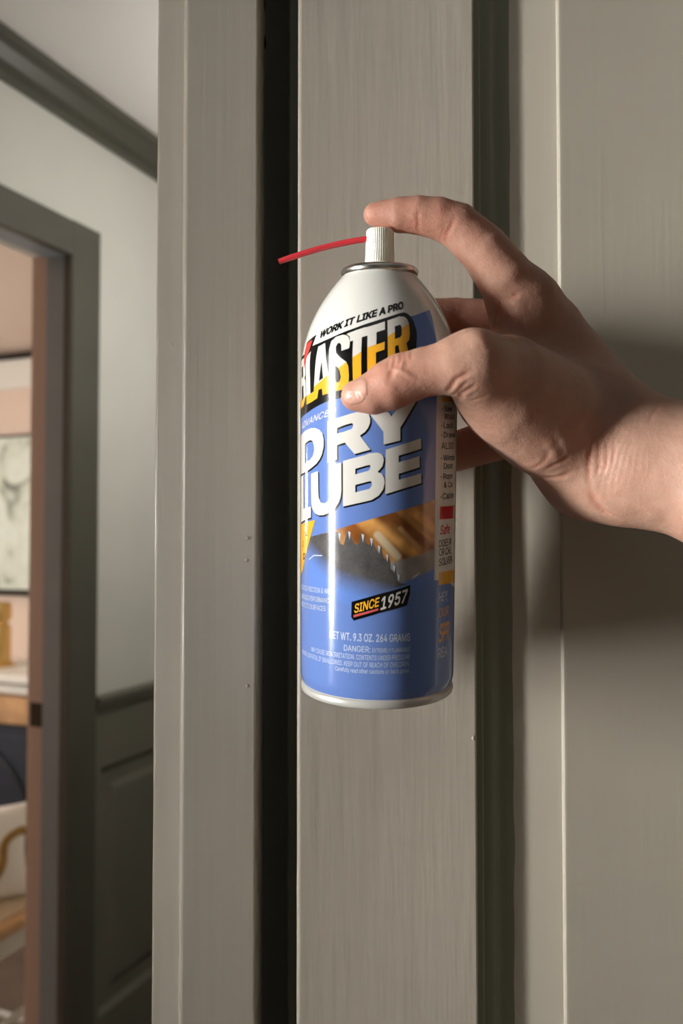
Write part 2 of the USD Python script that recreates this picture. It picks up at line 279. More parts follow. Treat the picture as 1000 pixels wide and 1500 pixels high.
# ------------------------------------------------------------------ seen through the doorway
pic = thing('framed_picture', 'pale mint framed picture on the wall above the mantel shelf', 'picture', H(3.88, 1.9, 1.54))
ps0, pn0, pn1, pz0, pz1 = 3.86, 1.55, 2.45, 1.165, 1.935
part('canvas', hbx(ps0, 3.9, pn0, pn1, pz0, pz1), 'art', pic)
part('frame', cat(hbx(ps0 - .012, 3.9, pn0 - .02, pn1 + .02, pz0 - .03, pz0, .003), hbx(ps0 - .004, 3.9, pn0 - .02, pn1 + .02, pz1, pz1 + .012, .002), hbx(ps0 - .004, 3.9, pn0 - .02, pn0, pz0, pz1), hbx(ps0 - .004, 3.9, pn1, pn1 + .02, pz0, pz1)), 'black', pic)
mt = thing('mantel_console', 'white-topped oak console with navy cabinet body in the room through the doorway', 'console', H(3.6, 1.7, 0))
part('top', cat(hbx(3.45, 3.893, .95, 2.5, .775, .818, .012), hbx(3.48, 3.893, .98, 2.47, .725, .777, .010)), 'white_paint', mt)
part('frieze', hbx(3.52, 3.893, 1.02, 2.43, .585, .727, .003), 'oak', mt)
part('cabinet_body', hbx(3.55, 3.893, 1.03, 2.42, 0, .587, .004), 'navy', mt)
part('door_panel', hbx(3.538, 3.552, 1.42, 1.85, .06, .53, .006), 'navy', mt)
tt = np.linspace(0, 1, 24)
part('scroll_ornament', tube([H(3.53, 1.66 + .10 * math.cos(4.2 * t) - .05 * t, .46 - .26 * t + .04 * math.sin(6 * t)) for t in tt], .012, 8), 'navy_dark', mt, smooth=40)
cp = H(3.643, 1.80, 0)
vs = thing('brass_candlestick', 'polished brass candlestick standing on the white mantel top', 'candlestick', (cp[0], cp[1], .818))
part('base', lathe([(0, .818), (.060, .818), (.062, .826), (.052, .84), (.046, .845), (0, .845)], 40, (cp[0], cp[1], 0)), 'brass', vs, smooth=40)
part('stem', lathe([(0, .843), (.040, .843), (.044, .86), (.044, 1.0), (.038, 1.015), (.030, 1.02), (.030, 1.032), (0, 1.032)], 40, (cp[0], cp[1], 0)), 'brass', vs, smooth=40)
part('cup', lathe([(0, 1.03), (.034, 1.03), (.046, 1.045), (.046, 1.10), (.040, 1.12), (.034, 1.12), (.034, 1.06), (0, 1.06)], 40, (cp[0], cp[1], 0)), 'brass', vs, smooth=40)
bp = H(2.16, .50, 0)
bn = thing('stool', 'white spindle stool with an oak seat behind the doorway jamb', 'stool', bp)
part('seat', hbx(1.96, 2.36, .30, .72, .448, .478, .006), 'oak', bn)
part('seat_weave', hbx(1.99, 2.33, .33, .69, .476, .484, .003), 'wicker', bn)
part('apron', cat(hbx(1.985, 2.335, .325, .345, .39, .449), hbx(1.985, 2.335, .675, .695, .39, .449), hbx(1.985, 2.005, .325, .695, .39, .449), hbx(2.315, 2.335, .325, .695, .39, .449)), 'white_paint', bn)
for a in (1.997, 2.323):
    for b in (.337, .683):
        p = H(a, b, 0)
        part('leg', lathe([(0, 0), (.012, 0), (.015, .05), (.018, .12), (.024, .135), (.024, .145), (.018, .16), (.017, .28), (.026, .30), (.028, .32), (.026, .34), (.018, .352), (.022, .36), (.022, .42), (0, .42)], 20, (p[0], p[1], 0)), 'white_paint', bn, smooth=40)
for a0, b0, a1, b1, z in ((1.997, .337, 1.997, .683, .15), (2.323, .337, 2.323, .683, .15), (1.997, .337, 2.323, .337, .22), (1.997, .683, 2.323, .683, .22), (1.997, .337, 1.997, .683, .30)):
    part('rung', tube([H(a0, b0, z), H(a1, b1, z)], .010, 10), 'white_paint', bn, smooth=40)
# cushion on the stool
pc = H(2.18, .50, .606); vdir = np.array([.41, -.91, 0]); vdir /= np.linalg.norm(vdir); side = np.cross(ZU, vdir); tilt = np.array([0, 0, 1.])
def cushion(px, pz, d):      # px, pz in -1..1
    e = max(0, 1 - abs(px) ** 2.6) * max(0, 1 - abs(pz) ** 2.6)
    w = 1 - .10 * (1 - abs(pz) ** 2) * abs(px) ** 6; h = 1 - .08 * (1 - abs(px) ** 2) * abs(pz) ** 6
    return pc + side * (.19 * px * w) + ZU * (.121 * pz * h) + vdir * (d * (.004 + .055 * e ** .45))
g = np.linspace(-1, 1, 33); gi = [[cushion(a, b, 1) for a in g] for b in g]; gb = [[cushion(a, b, -1) for a in g] for b in g]
v = np.array(gi + gb).reshape(-1, 3); f = []
n1 = 33
for j in range(32):
    for i in range(32):
        a = j * n1 + i; f += [(a, a + 1, a + n1 + 1), (a, a + n1 + 1, a + n1)]; c = a + n1 * n1; f += [(c, c + n1 + 1, c + 1), (c, c + n1, c + n1 + 1)]
for i in range(32):
    for a, b in ((i, i + 1), (n1 * 32 + i + 1, n1 * 32 + i), (n1 * (i + 1), n1 * i), (n1 * i + 32, n1 * (i + 1) + 32)):
        c = n1 * n1; f += [(a, a + c, b + c), (a, b + c, b)]
pl = thing('cushion', 'white linen cushion with a gold embroidered scroll resting on the stool', 'cushion', pc - ZU * .121)
part('cover', fixed(trimesh.Trimesh(v, np.array(f), process=True)), 'linen', pl, smooth=40)
from scipy.interpolate import CubicSpline
for line in ([(.98, .42), (.80, .48), (.64, .30), (.62, 0), (.56, -.3), (.40, -.52), (.2, -.55)], [(-.95, .42), (-.78, .48), (-.62, .30), (-.6, 0), (-.54, -.3), (-.4, -.52), (-.2, -.55)], [(-.3, .6), (-.12, .2), (.1, .15), (.25, .5)]):
    cs_ = CubicSpline(np.linspace(0, 1, len(line)), np.array(line)); pts = [cushion(*cs_(t), 1) + vdir * .001 for t in np.linspace(0, 1, 34)]
    part('embroidery', tube(pts, .0105, 8), 'gold_thread', pl, smooth=40)
LABEL = {
 'badge': [[[-32.79,149.15],[-34.26,144.75],[-29.54,145.41],[-23.47,146.78],[-17.16,148.71],[-12.06,150.17],[-7.4,151.64],[-11.79,150.49],[-5.7,152.12],[0.88,153.98],[7.49,156.03],[9.68,156.56],[11.24,156.28],[12.19,155.66],[13.3,154.6],[13.79,153.3],[14.27,151.57],[14.7,149.87],[14.57,147.69],[14.22,145.51],[13.92,143.79],[13.48,139.84],[11.87,135.04],[9.33,131.83],[-0.06,128.56],[-7.98,125.99],[-17.27,123.16],[-22.78,122.19],[-26.85,121.02],[-31.69,119.55],[-36.51,118.06],[-42.06,116.73],[-50.25,115.78],[-50.24,116.13],[-49.78,140.56],[-49.86,141.43],[-41.98,142.01],[-41.86,146.85]]],
 'B': [[[-49.81,139.89],[-44.94,140.28],[-41.16,140.42],[-39.06,138.4],[-38.83,133.75],[-40.05,132.18],[-38.63,130.92],[-38.24,125.43],[-39.19,123.48],[-41.42,120.9],[-50.26,119.23]],[[-44.86,136.9],[-42.27,137.35],[-41.69,132.96],[-44.49,132.33]],[[-44.46,128.8],[-41.44,129.44],[-41.17,124.24],[-44.45,123.06]]],
 'L': [[[-34.9,142.6],[-38.67,140.36],[-37.51,121.24],[-32.94,122.22],[-29.0,123.53],[-28.26,126.58],[-31.4,126.33],[-33.94,125.54]]],
 'A': [[[-29.54,144.0],[-27.61,144.49],[-25.59,145.15],[-24.76,142.49],[-22.62,132.73],[-21.87,125.42],[-25.81,124.6],[-26.1,127.29],[-28.27,126.8],[-29.0,123.53],[-31.69,122.98],[-31.41,126.56]],[[-26.45,138.08],[-25.56,131.28],[-27.97,130.28]]],
 'S': [[[-13.58,142.34],[-16.77,141.52],[-17.17,143.94],[-18.02,144.7],[-18.96,144.52],[-19.6,143.12],[-19.18,140.85],[-17.5,139.16],[-14.5,137.13],[-13.59,135.52],[-13.32,132.37],[-13.38,129.23],[-14.41,127.36],[-16.55,126.31],[-19.94,125.93],[-21.56,126.79],[-22.3,128.57],[-22.4,133.04],[-19.78,133.55],[-19.38,130.37],[-18.8,129.39],[-17.86,129.26],[-17.12,129.97],[-16.75,131.53],[-17.32,133.77],[-18.07,135.06],[-21.24,137.12],[-22.47,139.44],[-22.84,142.36],[-22.28,145.55],[-20.1,147.2],[-17.01,147.82],[-15.44,147.57],[-14.22,146.86],[-13.47,145.37],[-13.38,143.12]]],
 'TE': [[[-15.2,148.05],[-11.23,149.3],[-7.32,150.4],[-7.01,150.33],[-2.88,151.43],[0.94,152.65],[0.89,149.4],[-2.59,148.32],[-2.59,143.49],[0.74,144.59],[0.64,141.63],[-2.68,140.45],[-2.67,129.6],[0.86,130.23],[0.89,126.69],[-5.72,124.82],[-6.14,147.08],[-8.5,146.49],[-8.17,125.05],[-11.6,124.47],[-11.49,125.41],[-12.06,145.31],[-13.25,144.97],[-13.69,147.0],[-14.68,147.53]]],
 'R': [[[2.03,153.01],[4.23,153.71],[7.31,154.78],[9.62,154.78],[10.77,154.03],[11.41,152.51],[11.48,150.56],[11.36,147.96],[10.8,145.57],[9.54,144.23],[9.92,142.34],[10.08,139.81],[10.01,132.26],[6.96,131.36],[6.75,139.71],[6.2,143.49],[4.81,142.95],[4.77,129.65],[1.84,128.78]],[[5.09,150.76],[7.42,151.44],[7.96,150.85],[8.0,149.12],[7.77,147.39],[7.14,146.51],[4.82,145.72]]],
 'yline': [[[-50.0,120.91],[-46.9,123.63],[-37.63,124.84],[-32.74,125.81],[-31.21,128.07],[-26.8,130.27],[-22.68,132.58],[-22.33,132.98],[-19.78,133.66],[-17.44,135.14],[-14.49,136.97],[-11.69,138.88],[-8.72,140.64],[-5.94,142.44],[-2.83,143.59],[0.68,144.51],[1.82,146.67],[4.88,148.6],[8.37,150.43],[10.99,151.78],[16.61,154.31]]],
 'apos': [[[-41.47,146.48],[-35.19,147.1],[-36.66,142.83],[-38.4,139.67],[-40.16,136.01],[-40.78,137.55],[-41.42,140.95]]],
 'dD': [[[-46.86,108.66],[-39.18,110.64],[-33.79,111.68],[-30.36,111.74],[-27.7,111.05],[-25.81,109.59],[-25.03,107.07],[-25.12,104.18],[-26.04,101.28],[-27.38,99.27],[-29.4,97.42],[-33.74,95.3],[-38.07,93.87],[-46.81,92.45]],[[-39.17,105.43],[-36.22,106.43],[-33.78,106.9],[-32.2,106.53],[-31.19,104.89],[-30.98,102.69],[-31.97,100.49],[-34.15,98.98],[-39.13,97.32]]],
 'dR': [[[-23.09,114.23],[-16.74,115.92],[-11.31,117.45],[-6.95,118.3],[-5.33,117.25],[-4.68,115.15],[-4.78,113.4],[-5.47,111.65],[-6.71,110.07],[-8.69,108.66],[-4.53,103.22],[-10.78,101.49],[-14.89,105.93],[-18.35,104.93],[-18.34,99.29],[-23.02,97.79]],[[-18.38,111.62],[-14.73,112.8],[-12.04,113.49],[-11.4,112.99],[-11.47,112.18],[-12.03,111.23],[-15.12,110.18],[-18.38,109.38]]],
 'dY': [[[-7.93,118.13],[-5.89,118.33],[0.43,110.15],[0.63,105.23],[7.07,106.82],[7.02,111.75],[10.0,116.33],[12.98,121.22],[14.99,124.91],[9.7,123.99],[3.43,116.05],[2.83,117.18],[-1.31,120.21]]],
 'lL': [[[-46.8,91.49],[-41.22,92.38],[-40.94,78.48],[-33.34,79.94],[-33.34,75.47],[-46.75,72.08]]],
 'lU': [[[-33.38,93.27],[-28.38,94.52],[-28.13,85.93],[-27.89,83.75],[-26.51,81.99],[-24.69,81.71],[-22.98,82.52],[-21.89,84.02],[-21.53,86.2],[-21.39,96.84],[-16.38,98.17],[-16.29,87.1],[-16.61,84.58],[-17.34,82.58],[-19.1,80.16],[-20.87,78.81],[-22.72,77.81],[-25.18,76.94],[-27.88,76.7],[-30.27,77.36],[-32.27,79.08],[-33.13,81.25]]],
 'lB': [[[-15.65,98.72],[-9.74,100.3],[-6.12,101.28],[-5.36,101.7],[-1.96,102.14],[-0.48,101.73],[0.37,100.68],[0.68,99.2],[0.19,96.87],[-1.7,94.58],[0.0,93.91],[0.86,92.22],[1.09,90.31],[0.47,87.76],[-1.21,85.41],[-3.96,83.69],[-7.83,82.69],[-10.47,82.08],[-15.57,80.84]],[[-10.45,95.76],[-6.09,97.05],[-4.67,97.34],[-4.45,96.71],[-4.66,95.82],[-5.19,95.04],[-10.44,93.56]],[[-10.42,89.45],[-5.34,90.87],[-4.2,91.05],[-3.84,90.17],[-3.98,89.11],[-4.79,88.04],[-10.4,86.53]]],
 'lE': [[[1.41,103.21],[8.32,105.43],[15.94,107.72],[16.1,103.67],[6.51,100.95],[6.53,98.36],[15.32,100.77],[15.48,96.42],[6.57,93.91],[6.6,91.58],[16.18,94.05],[16.33,90.19],[8.5,88.16],[1.34,85.98]]],
 'blue': [[[25.84,158.8],[25.28,153.62],[25.0,149.21],[24.83,145.92],[23.64,133.76],[23.67,121.74],[23.41,102.92],[23.19,83.68],[23.4,50.47],[29.17,51.22],[33.82,51.48]]],
 'picture': [[[-33.8,67.37],[-21.75,70.67],[-14.15,73.03],[-3.63,76.39],[6.39,79.34],[23.38,83.54],[23.39,50.19],[18.64,48.17],[11.7,47.03],[4.68,41.33]]],
 'blade': [[[-34.37,67.32],[-25.81,69.5],[-17.65,70.75],[-16.83,66.21],[-15.24,65.6],[-13.35,71.66],[-10.72,66.52],[-9.26,65.88],[-7.16,71.53],[-6.07,66.67],[-4.67,66.01],[-3.99,68.46],[-2.57,65.34],[-1.17,63.26],[-0.15,65.71],[0.93,60.83],[1.98,60.13],[2.8,62.57],[3.76,56.61],[4.83,55.54],[5.23,59.04],[6.15,52.35],[7.75,50.9],[9.34,49.86]]],
 'since': [[[-11.33,43.02],[-0.7,46.44],[11.49,49.68],[11.38,46.5],[10.21,42.32],[-0.65,39.6],[-10.7,36.17],[-11.44,37.33]]],
 'sline': [[[-10.86,38.08],[-1.01,41.15],[-1.0,40.31],[-10.85,37.08]]],
 'ybanner': [[[-50.26,70.65],[-30.27,74.69],[-32.79,69.14],[-38.1,59.79],[-41.94,52.75],[-50.25,47.65]]],
 'red': [[[26.65,80.5],[41.67,80.2],[42.14,74.82],[26.53,75.36]]],
 'ysq': [[[26.4,53.96],[35.69,53.6],[44.64,52.82],[45.85,47.11],[35.89,48.4],[26.5,48.74]]],
 'ysq2': [[[26.55,123.73],[39.1,124.33],[39.2,122.95],[27.04,122.41]]],
}
# ------------------------------------------------------------------ the spray can
CB = np.array([.0153, .3735, 1.3555]); LEAN = math.radians(6.3)
CA = np.array([.004, -math.sin(LEAN), math.cos(LEAN)]); CA /= np.linalg.norm(CA)
CX = np.array([1., 0, 0]) - CA * CA[0]; CX /= np.linalg.norm(CX); CY = np.cross(CA, CX)
MC = np.eye(4); MC[:3, 0], MC[:3, 1], MC[:3, 2], MC[:3, 3] = CX, CY, CA, CB
PROF = np.array([(0, .033), (.135, .033), (.138, .0329), (.1444, .0320), (.1528, .0297), (.1598, .0266), (.1665, .0225), (.1752, .0155)])
from scipy.interpolate import PchipInterpolator
HH = np.concatenate([[.0035, .0042, .005, .0065, .008], np.linspace(.012, .130, 30), np.linspace(.132, .1752, 50)])
_pc = PchipInterpolator(np.array([0, .130, .135, .1395, .1444, .1528, .1598, .1665, .1752]), np.array([.033, .033, .033, .0328, .0320, .0297, .0266, .0225, .0155]))
def crad(h):
    r = _pc(np.clip(h, 0, .1752)); return np.where(h < .008, r - .0011 * np.clip((.008 - h) / .0045, 0, 1) ** 1.6, r)
def can_lathe(prof, n=160):
    m = lathe(prof, n); m.apply_transform(MC); return m
can = thing('spray_can', 'blue and white aerosol can of dry lubricant held in the hand before the panelled door', 'spray can', CB)
body = [(0, .0035), (.0318, .0035)] + [(float(crad(h)), h) for h in HH] + [(.0150, .1760), (0, .1760)]
part('body', can_lathe(body, 200), 'can_white', can, smooth=35)
part('bottom_rim', can_lathe([(.0290, .0010), (.0300, .0002), (.0318, 0), (.0327, .0006), (.0329, .0018), (.0327, .0030), (.0320, .0038), (.0312, .0040), (.029, .004), (0, .006), (0, .005), (.028, .003)], 160), 'rim_metal', can, smooth=50)
vc = part('valve_cup', can_lathe([(.0140, .1748), (.0152, .1750), (.0158, .1755), (.01615, .1764), (.0161, .1774), (.0155, .1782), (.0146, .1786), (.0138, .1783), (.0132, .1775), (.0118, .1768), (.0090, .1768), (.0066, .1775), (.0062, .1795), (0, .1798)], 120), 'tinplate', can, smooth=50)
# ribbed actuator with straw
ribs = 44
def noz(h):
    t = (h - .1788) / .0162; return .0074 - .0018 * min(1, t * 5) * (1 - .0) - .0004 * t if t > 0 else .0074
nv, nf = [], []; nz = [.1782, .1790, .1797, .1805, .1815, .1830, .1860, .1890, .1920, .1938, .1945, .1947]; K = ribs * 4
for j, h in enumerate(nz):
    base = {0: .0067, 1: .0066, 2: .0062, 3: .00605}.get(j, .0060 - .00045 * (h - .1815) / .0125) - (.0003 if h >= .1945 else 0) - (.0008 if h >= .1947 else 0)
    for k in range(K):
        w = 2 * math.pi * k / K; rr = base + (.00016 * math.cos(w * ribs) if 3 < j < 10 else 0); nv.append((rr * math.cos(w), rr * math.sin(w), h))
for j in range(len(nz) - 1):
    for k in range(K): a, b = j * K + k, j * K + (k + 1) % K; nf += [(a, b, b + K), (a, b + K, a + K)]
c0 = len(nv); nv += [(0, 0, nz[0]), (0, 0, nz[-1])]
for k in range(K): nf += [(c0, (k + 1) % K, k), (c0 + 1, (len(nz) - 1) * K + k, (len(nz) - 1) * K + (k + 1) % K)]
nm = fixed(trimesh.Trimesh(np.array(nv), np.array(nf), process=False)); nm.apply_transform(MC)
nozz = part('nozzle', nm, 'nozzle_plastic', can, smooth=60, label='ribbed white plastic spray nozzle')
sp = [at(546, 349.5, .3525), at(535, 350.5, .3525), at(515, 353.5, .353), at(495, 357.5, .354), at(470, 363.5, .355), at(445, 371, .356), at(425, 377.5, .357), at(408.5, 383.2, .358)]
part('straw', tube(sp, [.00125] * 7 + [.00115], 16), 'straw_plastic', nozz, smooth=50, label='thin red plastic straw')

# ---- the print: flat shapes in millimetres (around the can, up the can), wrapped on it
def place(s, h, off):
    """print millimetres -> world point and normal on the can"""
    s, h = np.asarray(s) / 1000, np.asarray(h) / 1000; th = s / .033; r = crad(h) + off
    dr = (crad(h + 2e-4) - crad(h - 2e-4)) / 4e-4
    er = np.sin(th)[:, None] * CX - np.cos(th)[:, None] * CY
    n = er - dr[:, None] * CA; n /= np.linalg.norm(n, axis=1)[:, None]
    return CB + h[:, None] * CA + r[:, None] * er, n
def cut(poly, ds=1.3, dh=1.6, fine=False):
    """triangles of a polygon, cut into cells so that it follows the can"""
    V, Fc, k = [], [], 0
    for g in getattr(poly, 'geoms', [poly]):
        if g.geom_type != 'Polygon' or g.area < 1e-4: continue
        a0, b0, a1, b1 = g.bounds
        hs = [b0 - 1] + [h for h in (np.arange(4, 120, dh) if fine else [4.5, 5, 5.5, 6, 6.5, 7, 7.5, 8.0, 9] + list(np.arange(130, 176, dh))) if b0 < h < b1] + [b1 + 1]
        for s in np.arange(math.floor(a0 / ds) * ds, a1, ds):
            strip = g.intersection(sbox(s, b0 - 1, s + ds, b1 + 1))
            for lo, hi in zip(hs, hs[1:]):
                cell = strip if len(hs) == 2 else strip.intersection(sbox(s, lo, s + ds, hi))
                for c in getattr(cell, 'geoms', [cell]):
                    if c.geom_type != 'Polygon' or c.area < 1e-6: continue
                    tv, tf = trimesh.creation.triangulate_polygon(c, engine='earcut')
                    if not len(tf): continue
                    cr = np.cross(tv[tf[:, 1]] - tv[tf[:, 0]], tv[tf[:, 2]] - tv[tf[:, 0]]); tf = np.where((cr < 0)[:, None], tf[:, ::-1], tf)
                    V.append(tv); Fc.append(tf + k); k += len(tv)
    return np.vstack(V), np.vstack(Fc)
def printed(name, poly, material, layer, parent, label=None, tint=None, **kw):
    v, f = cut(poly, **kw); p, n = place(v[:, 0], v[:, 1], .00003 * layer)
    return part(name, (p, f), material, parent, normals=n, label=label, tint=None if tint is None else tint(v))
_g = {}
def word(text, bold=True):
    """lettering as a flat shape, capitals 1 high, from x = 0"""
    if (text, bold) not in _g:
        m = meshkit.text_mesh(text, 1.0, .05, bold); t = m.triangles; top = t[(t[:, :, 2] > .049).all(1)][:, :, :2]
        _g[text, bold] = shapely.union_all([Polygon(q).buffer(.004) for q in top]).simplify(.006)
    return _g[text, bold]
def setline(text, a, b, cap, shear=0.0, bold=True, fat=0.0, width=None):
    """text along the line a -> b (print mm), stretched to fit it (or to width per capital height)"""
    g = word(text, bold); a, b = np.array(a, float), np.array(b, float); x0, _, x1, _ = g.bounds
    L = np.linalg.norm(b - a); sx = L / (x1 - x0) if width is None else cap * width; d = (b - a) / L
    if fat: g = g.buffer(fat)
    g = shapely.affinity.translate(g, -x0, 0)
    return shapely.affinity.affine_transform(g, [sx * d[0], shear * cap - d[1] * 0, sx * d[1], cap, a[0], a[1]])
def poly(name, grow=0):
    r = LABEL[name]; g = Polygon(r[0]).buffer(0)
    for h in r[1:]: g = g.difference(Polygon(h).buffer(0))
    return g.buffer(grow, join_style=2) if grow else g
PANEL = Polygon([(25.84, 158.8), (25.3, 153.6), (24.9, 147), (24.3, 139), (23.7, 133), (23.66, 51), (29, 50.4), (33.5, 49.2), (40, 46.5), (50, 44), (103.5, 44), (103.5, 3.95), (-103.5, 3.95), (-103.5, 44), (-62, 44), (-56, 60), (-54, 137), (-30, 142.4)])
lb = printed('label', PANEL, 'print_blue', 1, can, 'blue printed label', ds=1.5)
# workshop picture: wood, table and blade
BLUE = np.array(lin(96, 128, 196))
def pic_tint(v):
    s, h = v[:, 0], v[:, 1]; z0 = s * 0; n = meshkit.fbm(np.stack([s * .22 + 40, h * .22 + 40, z0], -1), 4, 5)
    a, b = s * .62 + h * .78, -s * .78 + h * .62                                # across and along the offcuts, which lie down to the right
    st = meshkit.noise(np.stack([a * .30 + 20, b * .035 + 20, z0], -1), 9); st = np.clip((st - .3) * 2.0, 0, 1)
    wood = np.array(lin(128, 76, 34))[None] * (1 - st[:, None]) + np.array(lin(222, 164, 92))[None] * st[:, None]; wood = wood * (.6 + .75 * n[:, None])
    for (x0, y0, x1, y1, wd, cc) in ((-1.5, 70, 6.5, 61.5, 1.9, (206, 190, 160)), (7.5, 72.5, 15.5, 64, 1.3, (200, 160, 110)), (12, 76, 22, 69, 1.6, (176, 128, 74))):
        q = np.clip(((s - x0) * (x1 - x0) + (h - y0) * (y1 - y0)) / ((x1 - x0) ** 2 + (y1 - y0) ** 2), 0, 1); dd = np.hypot(s - x0 - q * (x1 - x0), h - y0 - q * (y1 - y0))
        k = np.clip((wd - dd) / .8, 0, 1)[:, None] * .8; wood = wood * (1 - k) + np.array(lin(*cc)) * k
    table = np.array(lin(150, 146, 140))[None] * (.75 + .5 * n[:, None]); edge = 59.8 + .22 * (s - 6)
    k = np.clip((h - edge) / 1.2 + .5, 0, 1)[:, None]; c = wood * k + table * (1 - k)
    k = np.clip((-14 - s) / 7, 0, 1)[:, None] * .9; c = c * (1 - k) + np.array(lin(126, 116, 112)) * (.6 + .8 * n[:, None]) * k     # machine guard, left
    low = 44.5 + .30 * (s + 12); f = np.clip((h - np.where(s < -12, 54 - .35 * (s + 34), low)) / np.where(s < -12, 9, 1.2), 0, 1)[:, None]
    return np.clip(c * f + BLUE * (1 - f), 0, 1)
PICT = Polygon([(-36, 66.6)] + LABEL['picture'][0][1:6] + [(23.66, 50.2), (20, 50), (13, 47.6), (4, 45), (-12, 42), (-36, 46)]).buffer(0)
printed('picture', PICT, 'print_picture', 2, lb, 'printed picture of a saw bench with wood offcuts', pic_tint, ds=.5, dh=.5, fine=True)
def blade_tint(v):
    s, h = v[:, 0], v[:, 1]; n = meshkit.fbm(np.stack([s * .2, h * .2, s * 0], -1), 3, 3); n2 = meshkit.noise(np.stack([s * 1.4, h * 1.4, s * 0], -1), 2)
    c = np.array(lin(78, 76, 76))[None] * (.55 + .75 * n[:, None] + .25 * n2[:, None]); rim = np.clip((h - 66.5) / 3, 0, 1)[:, None]; c = c * (1 + .5 * rim * (n2[:, None] - .2))
    f = np.clip((h - (46 - .25 * (s + 12) + 5 * np.clip((-16 - s) / 14, 0, 1.2))) / 9, 0, 1)[:, None]
    return np.clip(c * f + BLUE * (1 - f), 0, 1)
BL = Polygon(LABEL['blade'][0][:-1] + [(10.5, 50.5), (0, 47.0), (-12, 43), (-22, 43), (-36, 52)]).buffer(0)
printed('saw_blade', BL, 'print_picture', 3, lb, 'printed grey toothed saw blade', blade_tint, ds=.5, dh=.5, fine=True)
teeth = [Polygon([(x, y), (x + 1.0, y - .5), (x + .55, y - 3.4)]) for x, y in ((-17.6, 70.4), (-13.3, 71.3), (-7.8, 70.4), (-4.4, 68.9), (-1.4, 66.0), (1.8, 62.6), (4.6, 58.2), (6.4, 54.6))]
printed('tooth_glint', shapely.union_all(teeth + [Polygon([(12.2, 52.0), (15.4, 54.0), (16.2, 55.0), (13.4, 53.6)]), LineString([(-35, 58), (-31, 60.2), (-26, 60.6)]).buffer(.22)]), 'print_pale', 4, lb, label='pale glints on the blade teeth')
# badge
bd = poly('badge'); printed('badge', bd, 'print_black', 2, lb, 'black logo badge')
L6 = shapely.union_all([poly(k) for k in ('B', 'L', 'A', 'S', 'TE', 'R')])
yl = LABEL['yline'][0]; yel = Polygon([(-60, 112)] + [(-60, yl[0][1])] + yl + [(30, 158), (30, 112)])
printed('logo_letters', L6.difference(yel), 'print_white', 3, lb, 'white upper half of the logo lettering'); printed('logo_letters', L6.intersection(yel), 'print_yellow', 3, lb, 'yellow lower half of the logo lettering')
printed('apostrophe', poly('apos'), 'print_red', 4, lb, 'red slanted apostrophe')
# product name with its black drop shadow
nm6 = shapely.union_all([poly(k) for k in ('dD', 'dR', 'dY', 'lL', 'lU', 'lB', 'lE')])
sh = shapely.union_all([shapely.affinity.translate(nm6, .16 * k, -.15 * k) for k in range(1, 5)])
printed('name_shadow', sh, 'print_black', 2, lb, 'black drop shadow of the product name'); printed('product_name', nm6, 'print_white', 4, lb, 'large white product name lettering')
# lettering
UPS = shapely.union_all([setline('WORK IT LIKE A PRO', (-29.99, 147.27), (10.05, 158.32), 2.75, .14, fat=.05)])
printed('slogan', UPS, 'print_black', 2, lb, 'black slanted slogan')
printed('lettering', setline('ADVANCED', (-45.29, 110.91), (-19.6, 117.1), 2.75, .42, False), 'print_white', 2, lb, 'thin white slanted word')
rows = [setline('NET WT. 9.3 OZ. 264 GRAMS', (-21.73, 27.7), (12, 27.75), 2.95, 0, False, .025), setline('DANGER:', (-14.9, 23.4), (-4.0, 23.42), 2.3, 0, False, .006), setline('EXTREMELY FLAMMABLE', (-3.2, 23.42), (12, 23.46), 1.7, 0, False),
    setline('MAY CAUSE SKIN IRRITATION. CONTENTS UNDER PRESSURE', (-33.0, 20.2), (12, 20.42), 1.9, 0, False), setline('HARMFUL OR FATAL IF SWALLOWED. KEEP OUT OF REACH OF CHILDREN.', (-43.4, 17.0), (12, 17.6), 1.9, 0, False), setline('Carefully read other cautions on back panel.', (-18.8, 14.85), (12, 14.95), 1.75, 0, False)]
printed('lettering', shapely.union_all(rows), 'print_pale', 2, lb, 'small pale weight and warning lines')
rows = [setline(t, a, b, 2.0, 0, False, .008) for t, a, b in (('REDUCES FRICTION & WEAR', (-45, 44.3), (-19.3, 45.7)), ('ENHANCES PERFORMANCE', (-45, 40.5), (-20.9, 41.8)), ('PROTECTS SURFACES', (-45, 37.0), (-23.8, 38.3)))]
printed('lettering', shapely.union_all(rows), 'print_pale', 5, lb, 'three small pale lines under the saw')
# founding-year flash
sn = poly('since'); printed('year_flash', sn.buffer(.35), 'print_black', 5, lb, 'black slanted flash')
printed('year_word', setline('SINCE', (-10.6, 38.9), (-.9, 42.0), 3.5, .10, True, .0), 'print_yellow', 6, lb, 'yellow word on the flash')
printed('year_number', setline('1957', (-.2, 40.5), (10.2, 43.6), 4.9, .12, True, .0), 'print_white', 6, lb, 'white year on the flash')
printed('year_line', poly('sline'), 'print_pink', 6, lb, 'red line under the word')
# yellow flag at the left edge
yb = Polygon(LABEL['ybanner'][0]).buffer(0); printed('flag', yb, 'print_yellow', 4, lb, 'yellow flag at the label edge')
printed('flag_lettering', shapely.union_all([setline('E', (-39.0, 67.4), (-36.6, 67.8), 2.6, .2, True), setline('I', (-42.6, 62.4), (-41.6, 62.6), 2.4, .2, True), setline('D', (-41.6, 57.2), (-39.0, 57.6), 2.6, .2, True)]), 'print_black', 5, lb, 'small black letters on the flag')
